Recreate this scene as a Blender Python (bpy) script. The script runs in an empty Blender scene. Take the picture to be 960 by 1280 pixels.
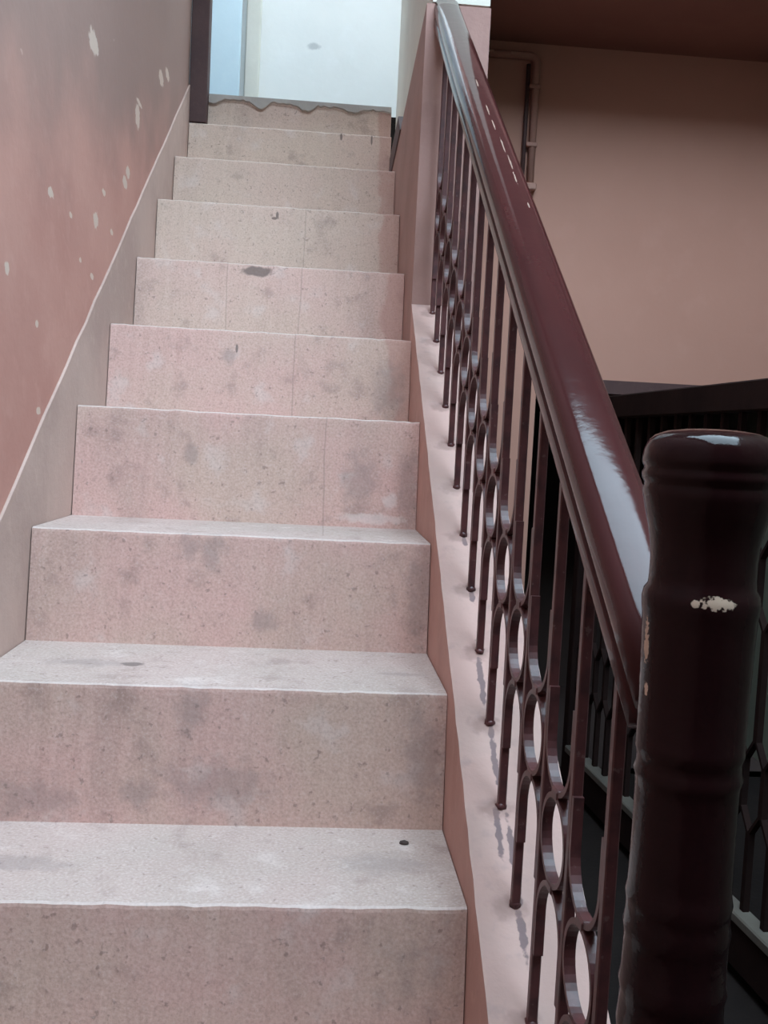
import bpy, bmesh, math, random
from mathutils import Vector, Matrix
random.seed(7)
S = bpy.context.scene
COL = S.collection

# ------------------------------------------------------------------ camera
F_PX = 1198.33
CAM = Vector((-0.2079, -0.8186, 0.7578))
YAW, PITCH, ROLL = 0.0730, -0.0718, 0.0498
cy, sy = math.cos(YAW), math.sin(YAW)
fwd = Vector((sy*math.cos(PITCH), cy*math.cos(PITCH), math.sin(PITCH)))
rgt = Vector((cy, -sy, 0)); upv = rgt.cross(fwd)
r2 = math.cos(ROLL)*rgt + math.sin(ROLL)*upv
u2 = -math.sin(ROLL)*rgt + math.cos(ROLL)*upv
cd = bpy.data.cameras.new('camera'); co = bpy.data.objects.new('camera', cd); COL.objects.link(co)
cd.sensor_fit = 'HORIZONTAL'; cd.sensor_width = 36; cd.lens = 36*F_PX/960; cd.clip_start = .02
M = Matrix((r2, u2, -fwd)).transposed().to_4x4(); M.translation = CAM
co.matrix_world = M
S.camera = co

# ------------------------------------------------------------------ sky and exposure
W = bpy.data.worlds.new('sky'); S.world = W; W.use_nodes = True
bg = W.node_tree.nodes['Background']
bg.inputs['Color'].default_value = (0.63, 0.84, 1.0, 1); bg.inputs['Strength'].default_value = 9.0
vs = S.view_settings
vs.view_transform = 'Standard'; vs.look = 'None'; vs.gamma = 1; vs.use_curve_mapping = False; vs.exposure = 0.72

def portal(name, loc, sx, sy_):
    l = bpy.data.lights.new(name, 'AREA'); l.shape = 'RECTANGLE'; l.size = sx; l.size_y = sy_
    l.cycles.is_portal = True
    o = bpy.data.objects.new(name, l); o.location = loc; COL.objects.link(o); return o
OPEN = (-0.45, 1.20, -1.50, 0.80)         # the open light well above the foot of the stairs
TERR = (-1.2, 0.9, 2.95, 3.75)           # open sky above the upstairs terrace
portal('well_portal', ((OPEN[0]+OPEN[1])/2, (OPEN[2]+OPEN[3])/2, 2.98), OPEN[1]-OPEN[0], OPEN[3]-OPEN[2])
LAND = (-0.62, 0.12, 2.15, 2.60)           # rooflight over the top of the flight
portal('landing_portal', ((LAND[0]+LAND[1])/2, (LAND[2]+LAND[3])/2, 2.98), LAND[1]-LAND[0], LAND[3]-LAND[2])
portal('terrace_portal', ((TERR[0]+TERR[1])/2, (TERR[2]+TERR[3])/2, 4.48), TERR[1]-TERR[0], TERR[3]-TERR[2])

# ------------------------------------------------------------------ numbers read off the photograph
T, R = 0.2827, 0.2                       # going and rise of one step
SL = R/T; ANG = math.atan(SL)
WX = -0.687                              # left ends of the steps
DY = [0, .0129, -.0109, -.0014, .0045, .0012, .0042, -.0031, -.0044, -.0031]
DZ = [0, .0002, -.005, -.0146, .003, -.0034, -.0022, .0107, .0092, .002]
NOS = [(i*T+DY[i], i*R+DZ[i]) for i in range(10)] + [(2.60, 1.914)]
FLOOR = -0.2
HC = 0.0505                              # curb top above the nosing line
BX, BS, BY0 = 0.0468, 0.1075, 1.4342     # balusters: x, spacing, y of the highest
CURB_X1 = 0.132
WALLEND = 1.465
BACK = 1.95
CEIL = 1.905

# ------------------------------------------------------------------ helpers
def srgb(*c):
    return tuple(((v/255)/12.92 if v/255 <= .04045 else ((v/255+.055)/1.055)**2.4) for v in c) + (1,)

class G:
    """tiny node-graph helper"""
    def __init__(s, name, rough=.8, spec=.3):
        s.m = bpy.data.materials.new(name); s.m.use_nodes = True
        s.nt = s.m.node_tree; s.b = s.nt.nodes['Principled BSDF']
        s.b.inputs['Roughness'].default_value = rough
        s.b.inputs['Specular IOR Level'].default_value = spec
        s.geo = s.n('ShaderNodeNewGeometry'); s.pos = s.geo.outputs['Position']
    def n(s, t, **kw):
        nd = s.nt.nodes.new(t)
        for k, v in kw.items(): setattr(nd, k, v)
        return nd
    def l(s, a, b): s.nt.links.new(a, b)
    def put(s, sock, v):
        if hasattr(v, 'is_output') or isinstance(v, bpy.types.NodeSocket): s.l(v, sock)
        else: sock.default_value = v
    def math(s, op, a, b=None, clamp=False):
        nd = s.n('ShaderNodeMath', operation=op, use_clamp=clamp); s.put(nd.inputs[0], a)
        if b is not None: s.put(nd.inputs[1], b)
        return nd.outputs[0]
    def vec(s, op, a, b):
        nd = s.n('ShaderNodeVectorMath', operation=op); s.put(nd.inputs[0], a); s.put(nd.inputs[1], b)
        return nd.outputs['Value'] if op in ('LENGTH', 'DOT_PRODUCT', 'DISTANCE') else nd.outputs[0]
    def noise(s, scale, detail=4, stretch=(1, 1, 1), rough=.55, src=None):
        v = s.vec('MULTIPLY', src or s.pos, stretch)
        nd = s.n('ShaderNodeTexNoise'); s.l(v, nd.inputs['Vector'])
        nd.inputs['Scale'].default_value = scale; nd.inputs['Detail'].default_value = detail; nd.inputs['Roughness'].default_value = rough
        return nd.outputs['Fac']
    def ramp(s, x, lo, hi):
        nd = s.n('ShaderNodeMapRange', interpolation_type='SMOOTHSTEP'); s.put(nd.inputs['Value'], x)
        nd.inputs['From Min'].default_value = lo; nd.inputs['From Max'].default_value = hi
        return nd.outputs[0]
    def mix(s, fac, a, b):
        nd = s.n('ShaderNodeMix', data_type='RGBA'); s.put(nd.inputs[0], fac); s.put(nd.inputs[6], a); s.put(nd.inputs[7], b)
        return nd.outputs[2]
    def bump(s, h, strength=.3, dist=.01):
        nd = s.n('ShaderNodeBump'); nd.inputs['Strength'].default_value = strength; nd.inputs['Distance'].default_value = dist
        s.l(h, nd.inputs['Height']); s.l(nd.outputs[0], s.b.inputs['Normal'])
    def blobs(s, items, wob=.35, wscale=60, soft=.25):
        """mask of ellipsoids (centre, radii) with ragged outlines"""
        wn = s.n('ShaderNodeTexNoise'); s.l(s.pos, wn.inputs['Vector']); wn.inputs['Scale'].default_value = wscale; wn.inputs['Detail'].default_value = 3
        w = s.math('MULTIPLY', s.math('SUBTRACT', wn.outputs['Fac'], .5), wob*4)
        acc = None
        for c, rad in items:
            d = s.vec('SUBTRACT', s.pos, c)
            d = s.vec('MULTIPLY', d, tuple(1/q for q in rad))
            ln = s.math('ADD', s.vec('LENGTH', d, (0, 0, 0)), w)
            m = s.ramp(ln, 1+soft, 1-soft)
            acc = m if acc is None else s.math('MAXIMUM', acc, m)
        return acc
    def color(s, c): s.put(s.b.inputs['Base Color'], c)

def obj(name, bm, mats, parent=None, smooth=False):
    me = bpy.data.meshes.new(name)
    bmesh.ops.recalc_face_normals(bm, faces=bm.faces[:])
    bm.to_mesh(me); bm.free()
    for m in (mats if isinstance(mats, (list, tuple)) else [mats]): me.materials.append(m)
    if smooth:
        for p_ in me.polygons: p_.use_smooth = True
    o = bpy.data.objects.new(name, me); COL.objects.link(o)
    if parent:
        o.parent = parent; o.matrix_parent_inverse = parent_inv(parent)
    return o
def world_loc(o):
    v = Vector(o.location)
    return v
def parent_inv(p):
    if p.type == 'EMPTY': return Matrix.Translation(-p.location)
    return Matrix.Identity(4)                     # mesh parents keep their origin at the world origin
def tag(o, label, cat=None, kind=None, group=None):
    o['label'] = label
    if cat: o['category'] = cat
    if kind: o['kind'] = kind
    if group: o['group'] = group
    return o
def empty(name, loc):
    o = bpy.data.objects.new(name, None); o.empty_display_size = .1; o.location = loc; COL.objects.link(o); return o
def box(bm, x0, x1, y0, y1, z0, z1, mi=0):
    vs_ = [bm.verts.new(p_) for p_ in ((x0,y0,z0),(x1,y0,z0),(x1,y1,z0),(x0,y1,z0),(x0,y0,z1),(x1,y0,z1),(x1,y1,z1),(x0,y1,z1))]
    for f in ((0,1,2,3),(4,5,6,7),(0,1,5,4),(1,2,6,5),(2,3,7,6),(3,0,4,7)):
        bm.faces.new([vs_[i] for i in f]).material_index = mi
def boxes(*bs):
    bm = bmesh.new()
    for b in bs: box(bm, *b)
    return bm
def bevel(bm, off, seg=2, edges=None):
    bmesh.ops.recalc_face_normals(bm, faces=bm.faces[:])
    bmesh.ops.bevel(bm, geom=edges or bm.edges[:], offset=off, segments=seg, profile=.5, affect='EDGES')
    return bm
def prism_x(bm, prof, x0, x1, mi=0):
    """extrude a (y,z) polygon along x"""
    a = [bm.verts.new((x0, y, z)) for y, z in prof]; b = [bm.verts.new((x1, y, z)) for y, z in prof]
    bm.faces.new(a).material_index = mi; bm.faces.new(b[::-1]).material_index = mi
    n = len(prof); out = []
    for i in range(n):
        f = bm.faces.new((a[i], a[(i+1) % n], b[(i+1) % n], b[i])); f.material_index = mi; out.append(f)
    return out
def sweep(bm, pts, prof, frame, closed=False, caps=True):
    """sweep a closed 2-D profile along pts; frame(i) gives the two axis vectors"""
    rings = []
    for i, p_ in enumerate(pts):
        a, b = frame(i); rings.append([bm.verts.new(Vector(p_)+a*u+b*v) for u, v in prof])
    n = len(prof); m = len(rings)
    for i in range(m if closed else m-1):
        A, B = rings[i], rings[(i+1) % m]
        for j in range(n): bm.faces.new((A[j], A[(j+1) % n], B[(j+1) % n], B[j]))
    if caps and not closed:
        bm.faces.new(rings[0]); bm.faces.new(rings[-1][::-1])
def strip(bm, pts, wid, thk, closed=False):
    """flat iron strip bent in the plane x = const: wid along x, thk in the plane"""
    X = Vector((1, 0, 0)); n = len(pts)
    def fr(i):
        if closed: t = Vector(pts[(i+1) % n])-Vector(pts[i-1])
        else: t = Vector(pts[min(i+1, n-1)])-Vector(pts[max(i-1, 0)])
        return X, t.cross(X).normalized()
    w, t = wid/2, thk/2
    sweep(bm, pts, [(-w, -t), (w, -t), (w, t), (-w, t)], fr, closed)
def lathe(bm, prof, cx, cy_, seg=40, bottom=True, top=True):
    rings = []
    for r, z in prof:
        rings.append([bm.verts.new((cx+r*math.cos(2*math.pi*k/seg), cy_+r*math.sin(2*math.pi*k/seg), z)) for k in range(seg)])
    for A, B in zip(rings, rings[1:]):
        for k in range(seg): bm.faces.new((A[k], A[(k+1) % seg], B[(k+1) % seg], B[k]))
    if bottom: bm.faces.new(rings[0])
    if top: bm.faces.new(rings[-1])

# ------------------------------------------------------------------ materials
def m_cement():
    g = G('stair_cement', .9, .2)
    n1 = g.noise(3.2, 5); n2 = g.noise(14, 6); n3 = g.noise(9, 4, (1, .35, .25)); n4 = g.noise(95, 3)
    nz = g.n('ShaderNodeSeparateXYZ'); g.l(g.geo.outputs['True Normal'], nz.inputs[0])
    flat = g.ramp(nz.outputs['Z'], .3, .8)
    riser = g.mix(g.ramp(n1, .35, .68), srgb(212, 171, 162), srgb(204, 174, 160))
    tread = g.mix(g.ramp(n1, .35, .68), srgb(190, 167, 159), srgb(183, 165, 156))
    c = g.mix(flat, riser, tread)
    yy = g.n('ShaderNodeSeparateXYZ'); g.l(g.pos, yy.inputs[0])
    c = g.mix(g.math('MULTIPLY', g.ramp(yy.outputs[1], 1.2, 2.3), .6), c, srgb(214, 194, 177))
    c = g.mix(g.math('MULTIPLY', g.ramp(n3, .52, .75), .3), c, srgb(158, 136, 128))
    c = g.mix(g.math('MULTIPLY', g.ramp(n2, .56, .74), .45), c, srgb(142, 120, 112))
    c = g.mix(g.math('MULTIPLY', g.ramp(n2, .44, .30), .35), c, srgb(224, 208, 202))
    c = g.mix(g.math('MULTIPLY', g.ramp(n4, .62, .72), .5), c, srgb(120, 98, 92))
    n5 = g.noise(240, 3); c = g.mix(g.math('MULTIPLY', g.ramp(n5, .45, .72), .30), c, srgb(150, 122, 114))
    c = g.mix(g.math('MULTIPLY', g.ramp(n5, .48, .30), .25), c, srgb(226, 206, 200))
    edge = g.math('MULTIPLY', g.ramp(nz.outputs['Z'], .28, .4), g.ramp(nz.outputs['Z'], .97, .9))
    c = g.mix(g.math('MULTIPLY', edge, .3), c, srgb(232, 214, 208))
    # pink paint lapped from the wall on to the right ends of the upper risers
    xyz = g.n('ShaderNodeSeparateXYZ'); g.l(g.pos, xyz.inputs[0])
    lap = g.math('ADD', xyz.outputs[0], g.math('MULTIPLY', g.math('SUBTRACT', g.noise(7, 3), .5), .12))
    lap = g.math('MULTIPLY', g.ramp(lap, -.05, -.038), g.ramp(xyz.outputs[1], 1.25, 1.4))
    c = g.mix(g.math('MULTIPLY', lap, .5), c, srgb(186, 138, 126))
    # hairline joints in the render of the upper risers
    hl = None
    for xx, y0, y1, o in ((-.268, 1.3, 2.25, .0), (-.455, 1.6, 1.72, .0), (-.19, .9, 1.16, .02)):
        d = g.math('ABSOLUTE', g.math('ADD', g.math('SUBTRACT', xyz.outputs[0], xx), g.math('MULTIPLY', g.math('SUBTRACT', g.noise(6, 2), .5), .012)))
        mm = g.math('MULTIPLY', g.ramp(d, .0022, .0008), g.math('MULTIPLY', g.ramp(xyz.outputs[1], y0, y0+.02), g.ramp(xyz.outputs[1], y1, y1-.02)))
        hl = mm if hl is None else g.math('MAXIMUM', hl, mm)
    c = g.mix(g.math('MULTIPLY', hl, .25), c, srgb(110, 90, 84))
    dark = g.blobs(STAINS_DARK, .2, 70, .2)
    c = g.mix(g.math('MULTIPLY', dark, .8), c, srgb(112, 98, 94))
    grey = g.blobs(STAINS_SOFT, .5, 45, .6)
    c = g.mix(g.math('MULTIPLY', grey, .4), c, srgb(140, 126, 122))
    wht = g.blobs(SPLASH, .45, 60, .35)
    c = g.mix(g.math('MULTIPLY', wht, .4), c, srgb(235, 225, 220))
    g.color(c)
    g.bump(g.math('ADD', g.math('MULTIPLY', n2, .6), g.math('MULTIPLY', n4, .35)), .35, .006)
    return g.m

def m_paint(name, base, dark, lite, scale=2.2, rough=.75, bump=.15, extra=None, spec=.3):
    g = G(name, rough, spec)
    n1 = g.noise(scale, 4); n2 = g.noise(scale*7, 4)
    c = g.mix(g.ramp(n1, .35, .7), base, dark)
    c = g.mix(g.math('MULTIPLY', g.ramp(n2, .5, .75), .35), c, lite)
    if extra: c = extra(g, c)
    g.color(c); g.bump(g.noise(scale*22, 3), bump, .004)
    return g.m

def m_iron(name='railing_iron'):
    g = G(name, .42, .45)
    n = g.noise(40, 4)
    c = g.mix(g.ramp(n, .4, .7), srgb(88, 50, 50), srgb(66, 39, 40))
    c = g.mix(g.math('MULTIPLY', g.ramp(g.noise(120, 3), .64, .72), .5), c, srgb(118, 96, 92))
    g.color(c); g.bump(n, .25, .002); return g.m

def m_wood(name, a, b, chips, chipmix=1.0, bump=.3):
    g = G(name, .12, .16)
    n = g.noise(20, 4, (1, .12, .12))
    c = g.mix(g.ramp(n, .35, .7), a, b)
    if chips:
        ch = g.blobs(chips, .6, 260, .15)
        c = g.mix(g.math('MULTIPLY', ch, chipmix), c, srgb(196, 170, 150))
        g.put(g.b.inputs['Roughness'], g.math('ADD', g.math('MULTIPLY', ch, .5), g.math('ADD', .06, g.math('MULTIPLY', g.noise(30, 3), .1))))
    g.color(c); g.bump(g.noise(60, 4), bump, .002)
    return g.m

# spots read off the photograph (on treads and risers)
STAINS_DARK = [((-.379, 1.688, 1.180), (.042, .03, .013)), ((-.48, .677, .39), (.018, .013, .02)),
               ((-.349, 1.964, 1.388), (.004, .03, .012)), ((-.357, 1.964, 1.377), (.009, .03, .004)),
               ((-.172, 2.529, 1.792), (.004, .03, .014)), ((-.068, 2.529, 1.788), (.003, .03, .018)), ((-.40, 1.403, .956), (.003, .03, .010))]
STAINS_SOFT = [((-.548, .678, .39), (.055, .022, .02)), ((-.094, .414, .2), (.05, .03, .02)), ((-.57, .396, .2), (.06, .02, .02)),
               ((-.061, .666, .39), (.03, .01, .02)), ((-.369, .542, .367), (.022, .03, .04)), ((-.379, .835, .556), (.02, .03, .03)), ((-.42, .835, .564), (.018, .03, .02)),
               ((-.459, 1.123, .72), (.012, .03, .02)), ((-.419, 1.403, .937), (.015, .03, .018)), ((-.286, .835, .442), (.02, .03, .02)),
               ((-.439, .542, .242), (.025, .03, .02)), ((-.331, .542, .256), (.07, .03, .03)), ((-.015, .835, .50), (.022, .03, .09)), ((-.02, 1.123, .66), (.02, .03, .08)),
               ((-.59, .542, .23), (.06, .03, .03)), ((-.03, .542, .3), (.03, .03, .06)), ((-.12, 1.123, .68), (.03, .03, .05)), ((-.05, 1.40, .88), (.035, .03, .06)), ((-.06, .25, .14), (.05, .04, .07))]
SPLASH = [((-.055, 1.123, .64), (.013, .03, .016)), ((-.09, 1.1, .603), (.06, .05, .01))]
WALL_CHIPS = []
def m_leftwall():
    def ex(g, c):
        xyz = g.n('ShaderNodeSeparateXYZ'); g.l(g.pos, xyz.inputs[0])
        # shade painted in: greyer and darker higher up the wall with a wandering edge
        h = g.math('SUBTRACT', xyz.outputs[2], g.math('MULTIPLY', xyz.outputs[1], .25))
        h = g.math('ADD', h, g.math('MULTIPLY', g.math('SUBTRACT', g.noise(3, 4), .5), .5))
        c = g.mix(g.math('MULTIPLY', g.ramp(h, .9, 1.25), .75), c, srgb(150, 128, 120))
        m = g.blobs([((-.7, y, z), (.05, a, b)) for y, z, a, b in CHIPS], .3, 70, .15)
        c = g.mix(m, c, srgb(214, 190, 176))
        fl = g.math('MULTIPLY', g.ramp(g.noise(26, 2, (1, 1.0, 1.4)), .76, .79), .5)
        return g.mix(fl, c, srgb(206, 176, 162))
    return m_paint('wall_left_paint', srgb(198, 148, 135), srgb(188, 136, 124), srgb(206, 158, 145), 3.0, .75, .15, ex)
CHIPS = [(1.213,1.533,.040,.022),(2.009,1.753,.039,.018),(2.113,1.800,.035,.015),(1.687,1.542,.030,.028),(1.702,1.580,.036,.006),(1.558,1.346,.027,.013),
         (1.591,1.379,.023,.015),(.935,1.166,.017,.009),(1.071,1.159,.011,.006),(1.274,1.194,.021,.018),(1.339,1.268,.015,.007),(.707,.995,.011,.010),
         (1.428,1.202,.016,.007),(1.252,1.074,.014,.006),(1.151,.908,.016,.008),(.890,.784,.012,.007),(1.151,1.089,.009,.005),(.869,.930,.009,.007)]

def m_curbtop():
    g = G('curb_render', .85, .25)
    n1 = g.noise(5, 5); n2 = g.noise(30, 5)
    c = g.mix(g.ramp(n1, .35, .68), srgb(198, 162, 153), srgb(186, 156, 147))
    c = g.mix(g.math('MULTIPLY', g.ramp(n2, .56, .72), .4), c, srgb(160, 138, 134))
    items = []
    for k, ln, dx in ((8, .05, -.004), (9, .05, .0), (10, .035, -.008), (10, .07, .006), (11, .03, .004), (6, .012, 0), (7, .015, 0)):
        y = BY0-k*BS-ln*.9; items.append(((BX+dx, y, y*SL+HC), (.0045, ln, .05)))
    m = g.blobs(items, .55, 75, .2)
    c = g.mix(g.math('MULTIPLY', m, .75), c, srgb(96, 82, 88))
    feet = [((BX-.008, BY0-k*BS-.004, (BY0-k*BS)*SL+HC), (.02, .012, .03)) for k in range(14)]
    c = g.mix(g.math('MULTIPLY', g.blobs(feet, .35, 80, .5), .5), c, srgb(132, 104, 98))
    g.color(c); g.bump(n2, .35, .005); return g.m

M_cem = m_cement()
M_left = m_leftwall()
M_skirt = m_paint('skirting_render', srgb(196, 168, 157), srgb(180, 153, 143), srgb(206, 178, 167), 4, .85, .2)
M_pink = m_paint('wall_pink_paint', srgb(190, 141, 124), srgb(184, 135, 118), srgb(194, 145, 129), 1.6)
M_curbside = m_paint('curb_side_paint', srgb(196, 154, 143), srgb(182, 142, 131), srgb(204, 164, 153), 5)
M_wallend = m_paint('wall_end_paint', srgb(168, 131, 122), srgb(156, 120, 112), srgb(176, 140, 130), 5)
M_curbtop = m_curbtop()
M_ceil = m_paint('ceiling_brown_paint', srgb(150, 104, 92), srgb(140, 96, 86), srgb(156, 110, 98), 2)
M_cream = m_paint('cream_paint', srgb(222, 216, 204), srgb(210, 204, 192), srgb(228, 222, 212), 3)
M_white = m_paint('white_wall_paint', srgb(236, 234, 230), srgb(230, 228, 224), srgb(240, 238, 236), 2,
                  extra=lambda g, c: g.mix(g.math('MULTIPLY', g.blobs([((-.30, 3.6, 2.50), (.028, .1, .014))], .4, 40, .4), .5), c, srgb(150, 150, 150)))
M_blue = m_paint('pale_blue_paint', srgb(206, 222, 230), srgb(198, 216, 226), srgb(212, 226, 232), 3)
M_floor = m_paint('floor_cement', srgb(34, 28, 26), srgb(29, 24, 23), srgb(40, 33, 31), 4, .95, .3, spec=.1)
M_green = m_paint('grey_green_wall', srgb(126, 128, 114), srgb(112, 114, 102), srgb(134, 136, 122), 2)
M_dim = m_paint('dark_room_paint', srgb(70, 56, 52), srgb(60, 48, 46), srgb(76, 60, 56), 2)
M_iron = m_iron()
M_gate = m_paint('gate_brown_enamel', srgb(42, 30, 28), srgb(35, 25, 24), srgb(48, 34, 32), 8, .8, .1, spec=.05)
M_ledge = m_paint('gate_kick_edge', srgb(104, 98, 90), srgb(92, 86, 80), srgb(112, 106, 98), 8, .6)  # paler than the gate: light on the ledge put into its colour
M_frame = m_paint('door_frame_brown', srgb(86, 62, 60), srgb(76, 54, 54), srgb(94, 70, 66), 6, .6)
M_pipe = m_paint('conduit_paint', srgb(176, 132, 118), srgb(166, 122, 110), srgb(182, 138, 126), 6, .6)
NX, NY = 0.05, -0.205
RAIL_CHIPS = [((BX+dx, y, y*SL+.75), (.0011, l_, .02)) for y, l_, dx in ((.80, .03, .002), (.735, .02, .003), (.66, .05, .006), (.60, .03, .008), (.55, .02, .007), (.92, .02, 0), (.47, .008, .012))]
M_rail = m_wood('handrail_varnish', srgb(66, 33, 33), srgb(52, 26, 27), RAIL_CHIPS, .45, .1)
NEWEL_CHIPS = [((NX-.004, NY-.037, .668), (.011, .02, .0035)), ((NX-.017, NY-.034, .667), (.003, .02, .002)),
               ((NX-.037, NY-.004, .635), (.01, .003, .013)), ((NX-.036, NY-.006, .605), (.01, .002, .004))]
M_newel = m_wood('newel_varnish', srgb(36, 17, 18), srgb(28, 13, 15), NEWEL_CHIPS)

# ------------------------------------------------------------------ the setting
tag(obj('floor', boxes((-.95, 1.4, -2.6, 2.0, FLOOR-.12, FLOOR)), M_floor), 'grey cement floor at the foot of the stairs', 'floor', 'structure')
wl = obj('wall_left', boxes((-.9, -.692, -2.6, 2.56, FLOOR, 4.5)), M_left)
tag(wl, 'tall salmon pink painted wall with flaking chips beside the stairs', 'wall', 'structure')
# proud plaster band following the pitch along the left wall
bm = bmesh.new()
n = 40; pr = []
top = []
for i in range(n+1):
    y = -.3+i*(2.56+.3)/n
    top.append((y, y*SL+.125+random.uniform(-.003, .003)))
prism_x(bm, [(-.3, FLOOR), (2.56, FLOOR)]+top[::-1], -.71, WX)
tag(obj('baseboard_left', bm, M_skirt), 'grey plaster band rising along the foot of the pink wall', 'baseboard', 'structure')
# right-hand wall of the upper flight (pink), with the pale upper wall set back on it
bm = bmesh.new()
prism_x(bm, [(WALLEND, FLOOR), (2.58, FLOOR), (2.58, 1.645), (WALLEND, 1.775)], 0, .15)
tag(obj('wall_stairside', bm, M_wallend), 'pink wall end where the railing stops on the upper flight', 'wall', 'structure')
bm = bmesh.new()
prism_x(bm, [(WALLEND+.004, 1.781), (2.58, 1.651), (2.58, 4.5), (WALLEND+.004, 4.5)], .014, .148)
tag(obj('wall_upper_right', bm, M_cream), 'pale cream wall above the pink stair wall by the doorway', 'wall', 'structure')
bm = bmesh.new()
prism_x(bm, [(2.1, 1.69), (2.585, 1.64), (2.585, 1.72), (2.2, 1.76)], -.004, .012)  # dark strip added for the shadow gap along the wall top
tag(obj('shadow_gap_strip', bm, M_frame), 'dark strip standing in for the shadow gap on top of the pink stair wall', 'trim', 'structure')
# back wall with the dark opening below
OX0, OZ = 0.42, 0.968
tag(obj('wall_back', boxes((.15, OX0, BACK, BACK+.12, FLOOR, CEIL), (OX0, 1.4, BACK, BACK+.12, OZ, CEIL)), M_pink),
    'pink painted wall with thin conduit beyond the railing', 'wall', 'structure')
tag(obj('trim_2', boxes((OX0+.002, 1.25, BACK-.01, BACK+.05, OZ-.035, OZ+.004)), M_frame), 'dark brown lintel edge above the dark opening', 'trim', 'structure')
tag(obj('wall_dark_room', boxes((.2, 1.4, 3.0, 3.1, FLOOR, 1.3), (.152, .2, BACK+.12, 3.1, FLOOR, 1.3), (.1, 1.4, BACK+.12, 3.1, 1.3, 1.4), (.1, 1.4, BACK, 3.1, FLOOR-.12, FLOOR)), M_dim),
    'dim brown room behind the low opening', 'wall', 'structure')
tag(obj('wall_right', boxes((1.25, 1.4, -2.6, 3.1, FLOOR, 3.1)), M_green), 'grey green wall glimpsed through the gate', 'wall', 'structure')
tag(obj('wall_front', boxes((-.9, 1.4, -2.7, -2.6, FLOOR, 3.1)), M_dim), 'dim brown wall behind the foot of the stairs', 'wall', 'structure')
tag(obj('ceiling', boxes((.15, 1.25, 1.5, BACK+.1, CEIL, CEIL+.16)), M_ceil), 'dull brown ceiling slab over the gate passage', 'ceiling', 'structure')
tag(obj('ceiling_upper', boxes((-.9, OPEN[0], -2.7, OPEN[3], 2.95, 3.05), (OPEN[1], 1.4, -2.7, OPEN[3], 2.95, 3.05), (OPEN[0], OPEN[1], -2.7, OPEN[2], 2.95, 3.05), (-.9, 1.4, OPEN[3], LAND[2], 2.95, 3.05), (-.9, LAND[0], LAND[2], 2.6, 2.95, 3.05), (LAND[1], 1.4, LAND[2], 2.6, 2.95, 3.05)), M_cream),
    'high roof over the stair flight', 'ceiling', 'structure')
# upstairs doorway and the bright terrace behind it
DX0, DX1, DY_ = -.63, .03, 2.575
tag(obj('wall_doorway', boxes((-.9, .3, DY_, DY_+.09, 3.3, 4.5)), M_curbside), 'pink wall over the upstairs doorway', 'wall', 'structure')
tag(obj('wall_terrace', boxes((-1.4, 1.2, 3.6, 3.7, 1.7, 4.5), (-1.4, -1.3, 2.68, 3.6, 1.7, 4.5), (1.1, 1.2, 2.68, 3.6, 1.7, 4.5)), M_white),
    'bright white wall seen through the upstairs doorway', 'wall', 'structure')
tag(obj('trim_3', bevel(boxes((-.60, -.535, 3.57, 3.605, 1.914, 4.0)), .006), M_cream), 'cream door lining standing against the white wall', 'trim', 'structure')
tag(obj('door_1', bevel(boxes((-.89, -.615, 3.50, 3.54, 1.925, 3.95)), .006), M_blue), 'pale blue door leaf left open beyond the doorway', 'door', 'structure')
tag(obj('floor_terrace', boxes((-1.4, 1.2, 2.66, 3.7, 1.76, 1.908)), M_floor), 'cement terrace floor behind the upstairs doorway', 'floor', 'structure')
tag(obj('wall_terrace_side', boxes((-1.4, -.9, 2.56, 2.68, 1.7, 4.5), (.15, 1.2, 2.56, 2.68, 1.7, 4.5)), M_white), 'white returns either side of the upstairs doorway', 'wall', 'structure')
tag(obj('ceiling_terrace', boxes((-1.4, 1.2, 2.56, TERR[2], 4.45, 4.55), (-1.4, TERR[0], TERR[2], 3.7, 4.45, 4.55), (TERR[1], 1.2, TERR[2], 3.7, 4.45, 4.55)), M_cream), 'terrace roof edge', 'ceiling', 'structure')
tag(obj('door_2', bevel(boxes((-.69, DX0, 2.545, 2.61, 1.806, 3.6)), .004), M_frame), 'dark brown door frame post at the top of the stairs', 'door frame', 'structure')

# ------------------------------------------------------------------ staircase
st = empty('staircase', (WX/2, 0, FLOOR))
tag(st, 'worn pinkish cement staircase climbing to the bright doorway', 'staircase')
for i, (y, z) in enumerate(NOS):
    yn, zp = (NOS[i+1][0] if i < 10 else 2.68), (NOS[i-1][1] if i else FLOOR)
    b = .027 if i < 10 else .012
    NXS = 46
    bm = bmesh.new()
    # section: riser foot, riser top, two bevel points, tread back, hidden back
    sec = [(y-b, zp-.02), (y-.0015, z-.006), (y-.0005, z-.002), (y+.003, z-.0), (y+.03, z), (yn-.02, z), (yn+.01, z), (yn+.01, zp-.02)]
    cols = []
    for k in range(NXS+1):
        x = WX+.002 + (-.0012-WX-.002)*k/NXS
        jy = random.gauss(0, .0006); jz = random.gauss(0, .0005)
        cols.append([bm.verts.new((x, yy+(jy if 1 <= j <= 3 else 0), zz+(jz if 1 <= j <= 4 else 0))) for j, (yy, zz) in enumerate(sec)])
    m = len(sec)
    for A, B in zip(cols, cols[1:]):
        for j in range(m): bm.faces.new((A[j], A[(j+1) % m], B[(j+1) % m], B[j]))
    bm.faces.new(cols[0]); bm.faces.new(cols[-1][::-1])
    if i < 10:
        obj('step', bm, M_cem, st)
    else:
        o = obj('door_sill', bm, M_cem, st); o['label'] = 'rough cement sill under the doorway'
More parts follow.
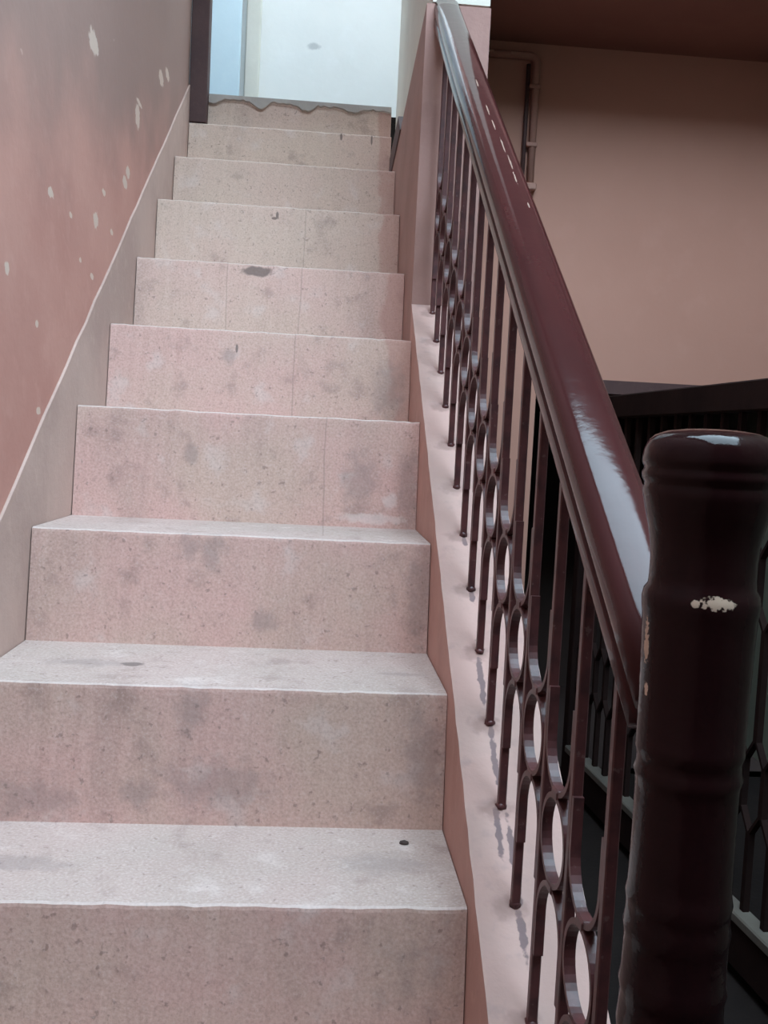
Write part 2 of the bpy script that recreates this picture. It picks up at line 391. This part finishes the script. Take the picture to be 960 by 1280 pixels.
# grey mortar smeared along the top of the sill
bm = bmesh.new()
rows = []
for k in range(60):
    x = WX+.06+(-.003-WX-.06)*k/59
    d = .010+.022*max(0, math.sin(k*.42+1))*(.35+.65*abs(math.sin(k*.17+2)))+random.uniform(0, .006)
    yf = 2.6-.0125
    rows.append([bm.verts.new(q) for q in ((x, yf+.004, 1.917), (x, yf-.006, 1.915), (x, yf-.008, 1.914-d), (x, yf+.004, 1.913-d))])
for A, B in zip(rows, rows[1:]):
    for j in range(4): bm.faces.new((A[j], A[(j+1) % 4], B[(j+1) % 4], B[j]))
bm.faces.new(rows[0]); bm.faces.new(rows[-1])
M_mortar = m_paint('grey_mortar', srgb(172, 163, 156), srgb(160, 151, 145), srgb(178, 169, 162), 9, .9)
obj('mortar_seam', bm, M_mortar, st)['label'] = 'ragged grey mortar seam'
# curb the railing stands on, with the wall below it
bm = bmesh.new()
y0c, y1c = -.155, WALLEND-.0005
N = 60
ins, outs, inb, outb = [], [], [], []
for k in range(N+1):
    y = y0c+(y1c-y0c)*k/N; z = y*SL+HC
    j = random.uniform(-.0006, .0006)
    ins.append(bm.verts.new((0+j, y, z+random.uniform(-.001, .001)))); outs.append(bm.verts.new((CURB_X1+random.uniform(-.0006, .0006), y, z)))
    inb.append(bm.verts.new((0, y, max(FLOOR, z-.35)))); outb.append(bm.verts.new((CURB_X1, y, FLOOR)))
for k in range(N):
    f = bm.faces.new((ins[k], ins[k+1], outs[k+1], outs[k])); f.material_index = 1
    bm.faces.new((ins[k], ins[k+1], inb[k+1], inb[k])); bm.faces.new((outs[k], outs[k+1], outb[k+1], outb[k]))
    bm.faces.new((inb[k], inb[k+1], outb[k+1], outb[k]))
bm.faces.new((ins[0], outs[0], outb[0], inb[0])); bm.faces.new((ins[-1], outs[-1], outb[-1], inb[-1]))
tag(obj('wall_curb', bm, [M_curbside, M_curbtop]), 'low sloping curb wall with dark paint drips under the railing', 'curb', 'structure')

# ------------------------------------------------------------------ railing
rl = empty('stair_railing', (BX, NY, FLOOR))
tag(rl, 'dark iron stair railing with rings under a varnished wooden handrail and turned newel', 'railing')
def seg_bar(y):
    bm = bmesh.new(); z0, z1 = y*SL+HC-.003, y*SL+.70
    h = .0052
    box(bm, BX-h, BX+h, y-h, y+h, z0, z1)
    bevel(bm, .0012, 1)
    return bm
NBAR = 16
ys = [BY0-k*BS for k in range(NBAR)]
ys = [y for y in ys if y > NY+.045]
for k, y in enumerate(ys):
    b = obj('baluster', seg_bar(y), M_iron, rl)
    # lump of weld and paint at the foot
    bm = bmesh.new(); z = y*SL+HC
    bmesh.ops.create_icosphere(bm, subdivisions=2, radius=.0075, matrix=Matrix.Translation((BX, y, z))@Matrix.Diagonal((1, 1, .8, 1)))
    for v in bm.verts: v.co += Vector((random.uniform(-1, 1), random.uniform(-1, 1), random.uniform(-1, 1)))*.0012
    obj('weld_foot', bm, M_iron, b, True)
RO = .0465; TH = .0055; WD = .011; HR = .31
for a, b_ in zip(ys, ys[1:]):
    yc = (a+b_)/2; zc = yc*SL+HR
    rr = RO-TH/2
    ring = bmesh.new()
    strip(ring, [(BX, yc+rr*math.cos(t), zc+rr*math.sin(t)) for t in [2*math.pi*q/36 for q in range(36)]], WD, TH, True)
    obj('ring', ring, M_iron, rl)
    for sgn, nm in ((1, 'upper_loop'), (-1, 'lower_loop')):
        zb = zc+sgn*(RO+TH/2-.0008)                 # apex touches the ring
        rad = BS/2-.0052-TH/2+.0004
        pts = [(BX, yc-rad, zb+sgn*.095)]
        for q in range(19):
            t = math.pi*q/18
            pts.append((BX, yc-rad*math.cos(t), zb+sgn*(rad-rad*math.sin(t))))
        pts.append((BX, yc+rad, zb+sgn*.095))
        bm = bmesh.new(); strip(bm, pts, WD-.001, TH)
        lp = obj(nm, bm, M_iron, rl)
        bm = bmesh.new()
        box(bm, BX-.0065, BX+.0065, yc-.011, yc+.011, min(zb-sgn*TH*1.1, zb+sgn*TH*.8), max(zb-sgn*TH*1.1, zb+sgn*TH*.8)); bevel(bm, .002, 1)
        obj('weld_collar', bm, M_iron, lp)
# handrail: moulded section swept up the pitch
def rail_frame(i): return Vector((1, 0, 0)), Vector((0, -math.sin(ANG), math.cos(ANG)))
k = math.cos(ANG)
hb, ht = .684*k, .752*k                              # heights measured square to the pitch
prof = []
hw = .0295
def P(u, v): prof.append((u*hw, hb+(ht-hb)*v))
half = [(.0, 0), (.84, 0), (.92, .025), (.95, .08), (.95, .29), (.93, .32), (.84, .345), (.83, .375), (.92, .41), (.98, .48), (1.0, .58), (.985, .70), (.93, .81), (.82, .90), (.62, .96), (.36, .99), (0, 1.0)]
for u, v in half: P(u, v)
for u, v in half[-2:0:-1]: P(-u, v)
bm = bmesh.new()
y_a, y_b = NY+.02+.72*math.cos(ANG)*math.sin(ANG), WALLEND+.03+.72*math.cos(ANG)*math.sin(ANG)
pts = [(BX, y, y*SL) for y in [y_a+(y_b-y_a)*q/30 for q in range(31)]]
sweep(bm, pts, prof, rail_frame)
hr = obj('handrail', bm, M_rail, rl, True); hr['label'] = 'glossy reddish brown moulded wooden handrail'
# newel
prof = [(.0415, FLOOR+.22), (.0415, .16), (.034, .18), (.039, .21), (.036, .25), (.0345, .30), (.0345, .36), (.0357, .372), (.0345, .384), (.0345, .394), (.0358, .400), (.0345, .408), (.0342, .425), (.0342, .434), (.0354, .441), (.0342, .448), (.0342, .456), (.0352, .462), (.0340, .468),
        (.0338, .48), (.0336, .50), (.0336, .535), (.0340, .543), (.0354, .5475), (.0340, .552), (.0340, .5595), (.0356, .564), (.0350, .5685), (.0354, .60), (.0362, .64), (.0368, .654), (.0376, .660), (.0378, .665), (.0368, .6705), (.0345, .674),
        (.0340, .680), (.0340, .692), (.0348, .702), (.0366, .712), (.0392, .7225), (.0412, .7315), (.0421, .7375), (.0410, .7395), (.0410, .7410), (.0428, .7440), (.0432, .7475), (.0418, .7500), (.0418, .7515), (.0432, .7540), (.0434, .7575), (.0424, .7635), (.0402, .7685), (.036, .7725), (.029, .7752), (.018, .7768), (.006, .7775)]
cap = [p_ for p_ in prof if p_[1] > .7225-.0001]
shaft = [p_ for p_ in prof if p_[1] <= .7225]
bm = bmesh.new(); lathe(bm, shaft, NX, NY, 56, top=False)
nw = obj('newel_post', bm, M_newel, rl, True); nw['label'] = 'turned dark brown wooden newel post'
bm = bmesh.new(); lathe(bm, cap, NX, NY, 56, bottom=False)
obj('cap', bm, M_newel, nw, True)
bm = bmesh.new(); box(bm, NX-.046, NX+.046, NY-.046, NY+.046, FLOOR, FLOOR+.24); bevel(bm, .006, 2)
obj('base_block', bm, M_newel, nw)

# ------------------------------------------------------------------ iron gate standing along the passage
gt = empty('metal_gate', (.6, 1.2, FLOOR))
tag(gt, 'dark brown iron gate with honeycomb bars standing open beyond the newel post', 'gate')
GA, GB = Vector((.645, .50, 0)), Vector((.556, 1.86, 0))
gd = (GB-GA).normalized(); gn = Vector((gd.y, -gd.x, 0)); GL = (GB-GA).length
def GP(t, off, z): v = GA+gd*t+gn*off; return (v.x, v.y, z)
def gbox(t0, t1, o0, o1, z0, z1, bev=.003):
    bm = bmesh.new()
    vs_ = [bm.verts.new(GP(t, o, z)) for z in (z0, z1) for t, o in ((t0, o0), (t1, o0), (t1, o1), (t0, o1))]
    for f in ((0,1,2,3),(4,5,6,7),(0,1,5,4),(1,2,6,5),(2,3,7,6),(3,0,4,7)): bm.faces.new([vs_[q] for q in f])
    return bevel(bm, bev, 1)
obj('top_rail', gbox(0, GL, -.02, .02, .852, .91), M_gate, gt)
obj('stile', gbox(0, .04, -.018, .018, FLOOR+.02, .852), M_gate, gt)
obj('stile', gbox(GL-.04, GL, -.018, .018, FLOOR+.02, .852), M_gate, gt)
obj('bottom_rail', gbox(.04, GL-.04, -.02, .02, FLOOR+.02, -.095), M_gate, gt)
obj('ledge', gbox(.04, GL-.04, -.024, .012, -.095, -.075), M_ledge, gt)['label'] = 'ledge along the bottom rail, coloured pale as if lit'
PITCHG = .072
ncol = int((GL-.08)/PITCHG)
zk = [(-.08, 0), (.075, 0), (.115, .5), (.205, .5), (.245, 0), (.45, 0), (.49, .5), (.58, .5), (.62, 0), (.855, 0)]
for c in range(ncol+1):
    t0 = .04+PITCHG*(c+.35)
    if t0 > GL-.05: break
    for sg in (-1, 1):
        bm = bmesh.new()
        pts = [GP(min(max(t0+sg*(.003+o*(PITCHG-.012)), .03), GL-.03), 0, z) for z, o in zk]
        strip_pts = [Vector(q) for q in pts]
        def fr(i, sp=strip_pts):
            tt = sp[min(i+1, len(sp)-1)]-sp[max(i-1, 0)]
            return gn, tt.cross(gn).normalized()
        w, t = .006, .0035
        sweep(bm, strip_pts, [(-w, -t), (w, -t), (w, t), (-w, t)], fr)
        obj('bent_bar', bm, M_gate, gt)

# ------------------------------------------------------------------ conduit on the back wall
cp = empty('conduit_pipe', (.36, BACK, 1.5))
tag(cp, 'thin painted conduit turning down from ceiling on the pink wall', 'conduit')
def tube(bm, pts, r, seg=10):
    pts = [Vector(q) for q in pts]
    def fr(i):
        t = pts[min(i+1, len(pts)-1)]-pts[max(i-1, 0)]
        a = Vector((0, 1, 0)); return a, t.cross(a).normalized()
    sweep(bm, pts, [(r*math.cos(2*math.pi*q/seg), r*math.sin(2*math.pi*q/seg)) for q in range(seg)], fr)
bm = bmesh.new()
yp = BACK-.011
arc = [(.343+.02*math.sin(a), yp, 1.845+.02*math.cos(a)) for a in [math.pi/2*q/6 for q in range(7)]]
tube(bm, [(.152, yp, 1.865)]+arc+[(.363, yp, 1.51)], .0105)
obj('pipe', bm, M_pipe, cp, True)
bm = bmesh.new(); tube(bm, [(.340, yp, 1.842), (.340, yp, 1.50)], .006); obj('pipe_shadow', bm, M_frame, cp, True)  # dark tube beside the pipe, standing in for its shadow
for x, z in ((.36, 1.62), (.36, 1.78), (.22, 1.865), (.30, 1.865)):
    bm = bmesh.new(); box(bm, x-.016, x+.016, BACK-.024, BACK-.0005, z-.006, z+.006); bevel(bm, .002, 1)
    obj('clip', bm, M_pipe, cp)
bm = bmesh.new(); box(bm, .345, .38, BACK-.026, BACK-.0005, 1.494, 1.514); bevel(bm, .003, 1); obj('end_cap', bm, M_pipe, cp)

# ------------------------------------------------------------------ grit lying on a tread
bm = bmesh.new()
bmesh.ops.create_icosphere(bm, subdivisions=2, radius=.0055, matrix=Matrix.Translation((-.062, .479, .2025))@Matrix.Diagonal((1.2, .9, .55, 1)))
for v in bm.verts: v.co += Vector((random.uniform(-1, 1), random.uniform(-1, 1), random.uniform(-.5, .5)))*.0008
peb = obj('pebble', bm, m_paint('pebble_dark', srgb(80, 66, 62), srgb(60, 50, 48), srgb(96, 80, 76), 30), None, False)
tag(peb, 'small dark crumb of grit lying on the second visible tread', 'pebble')
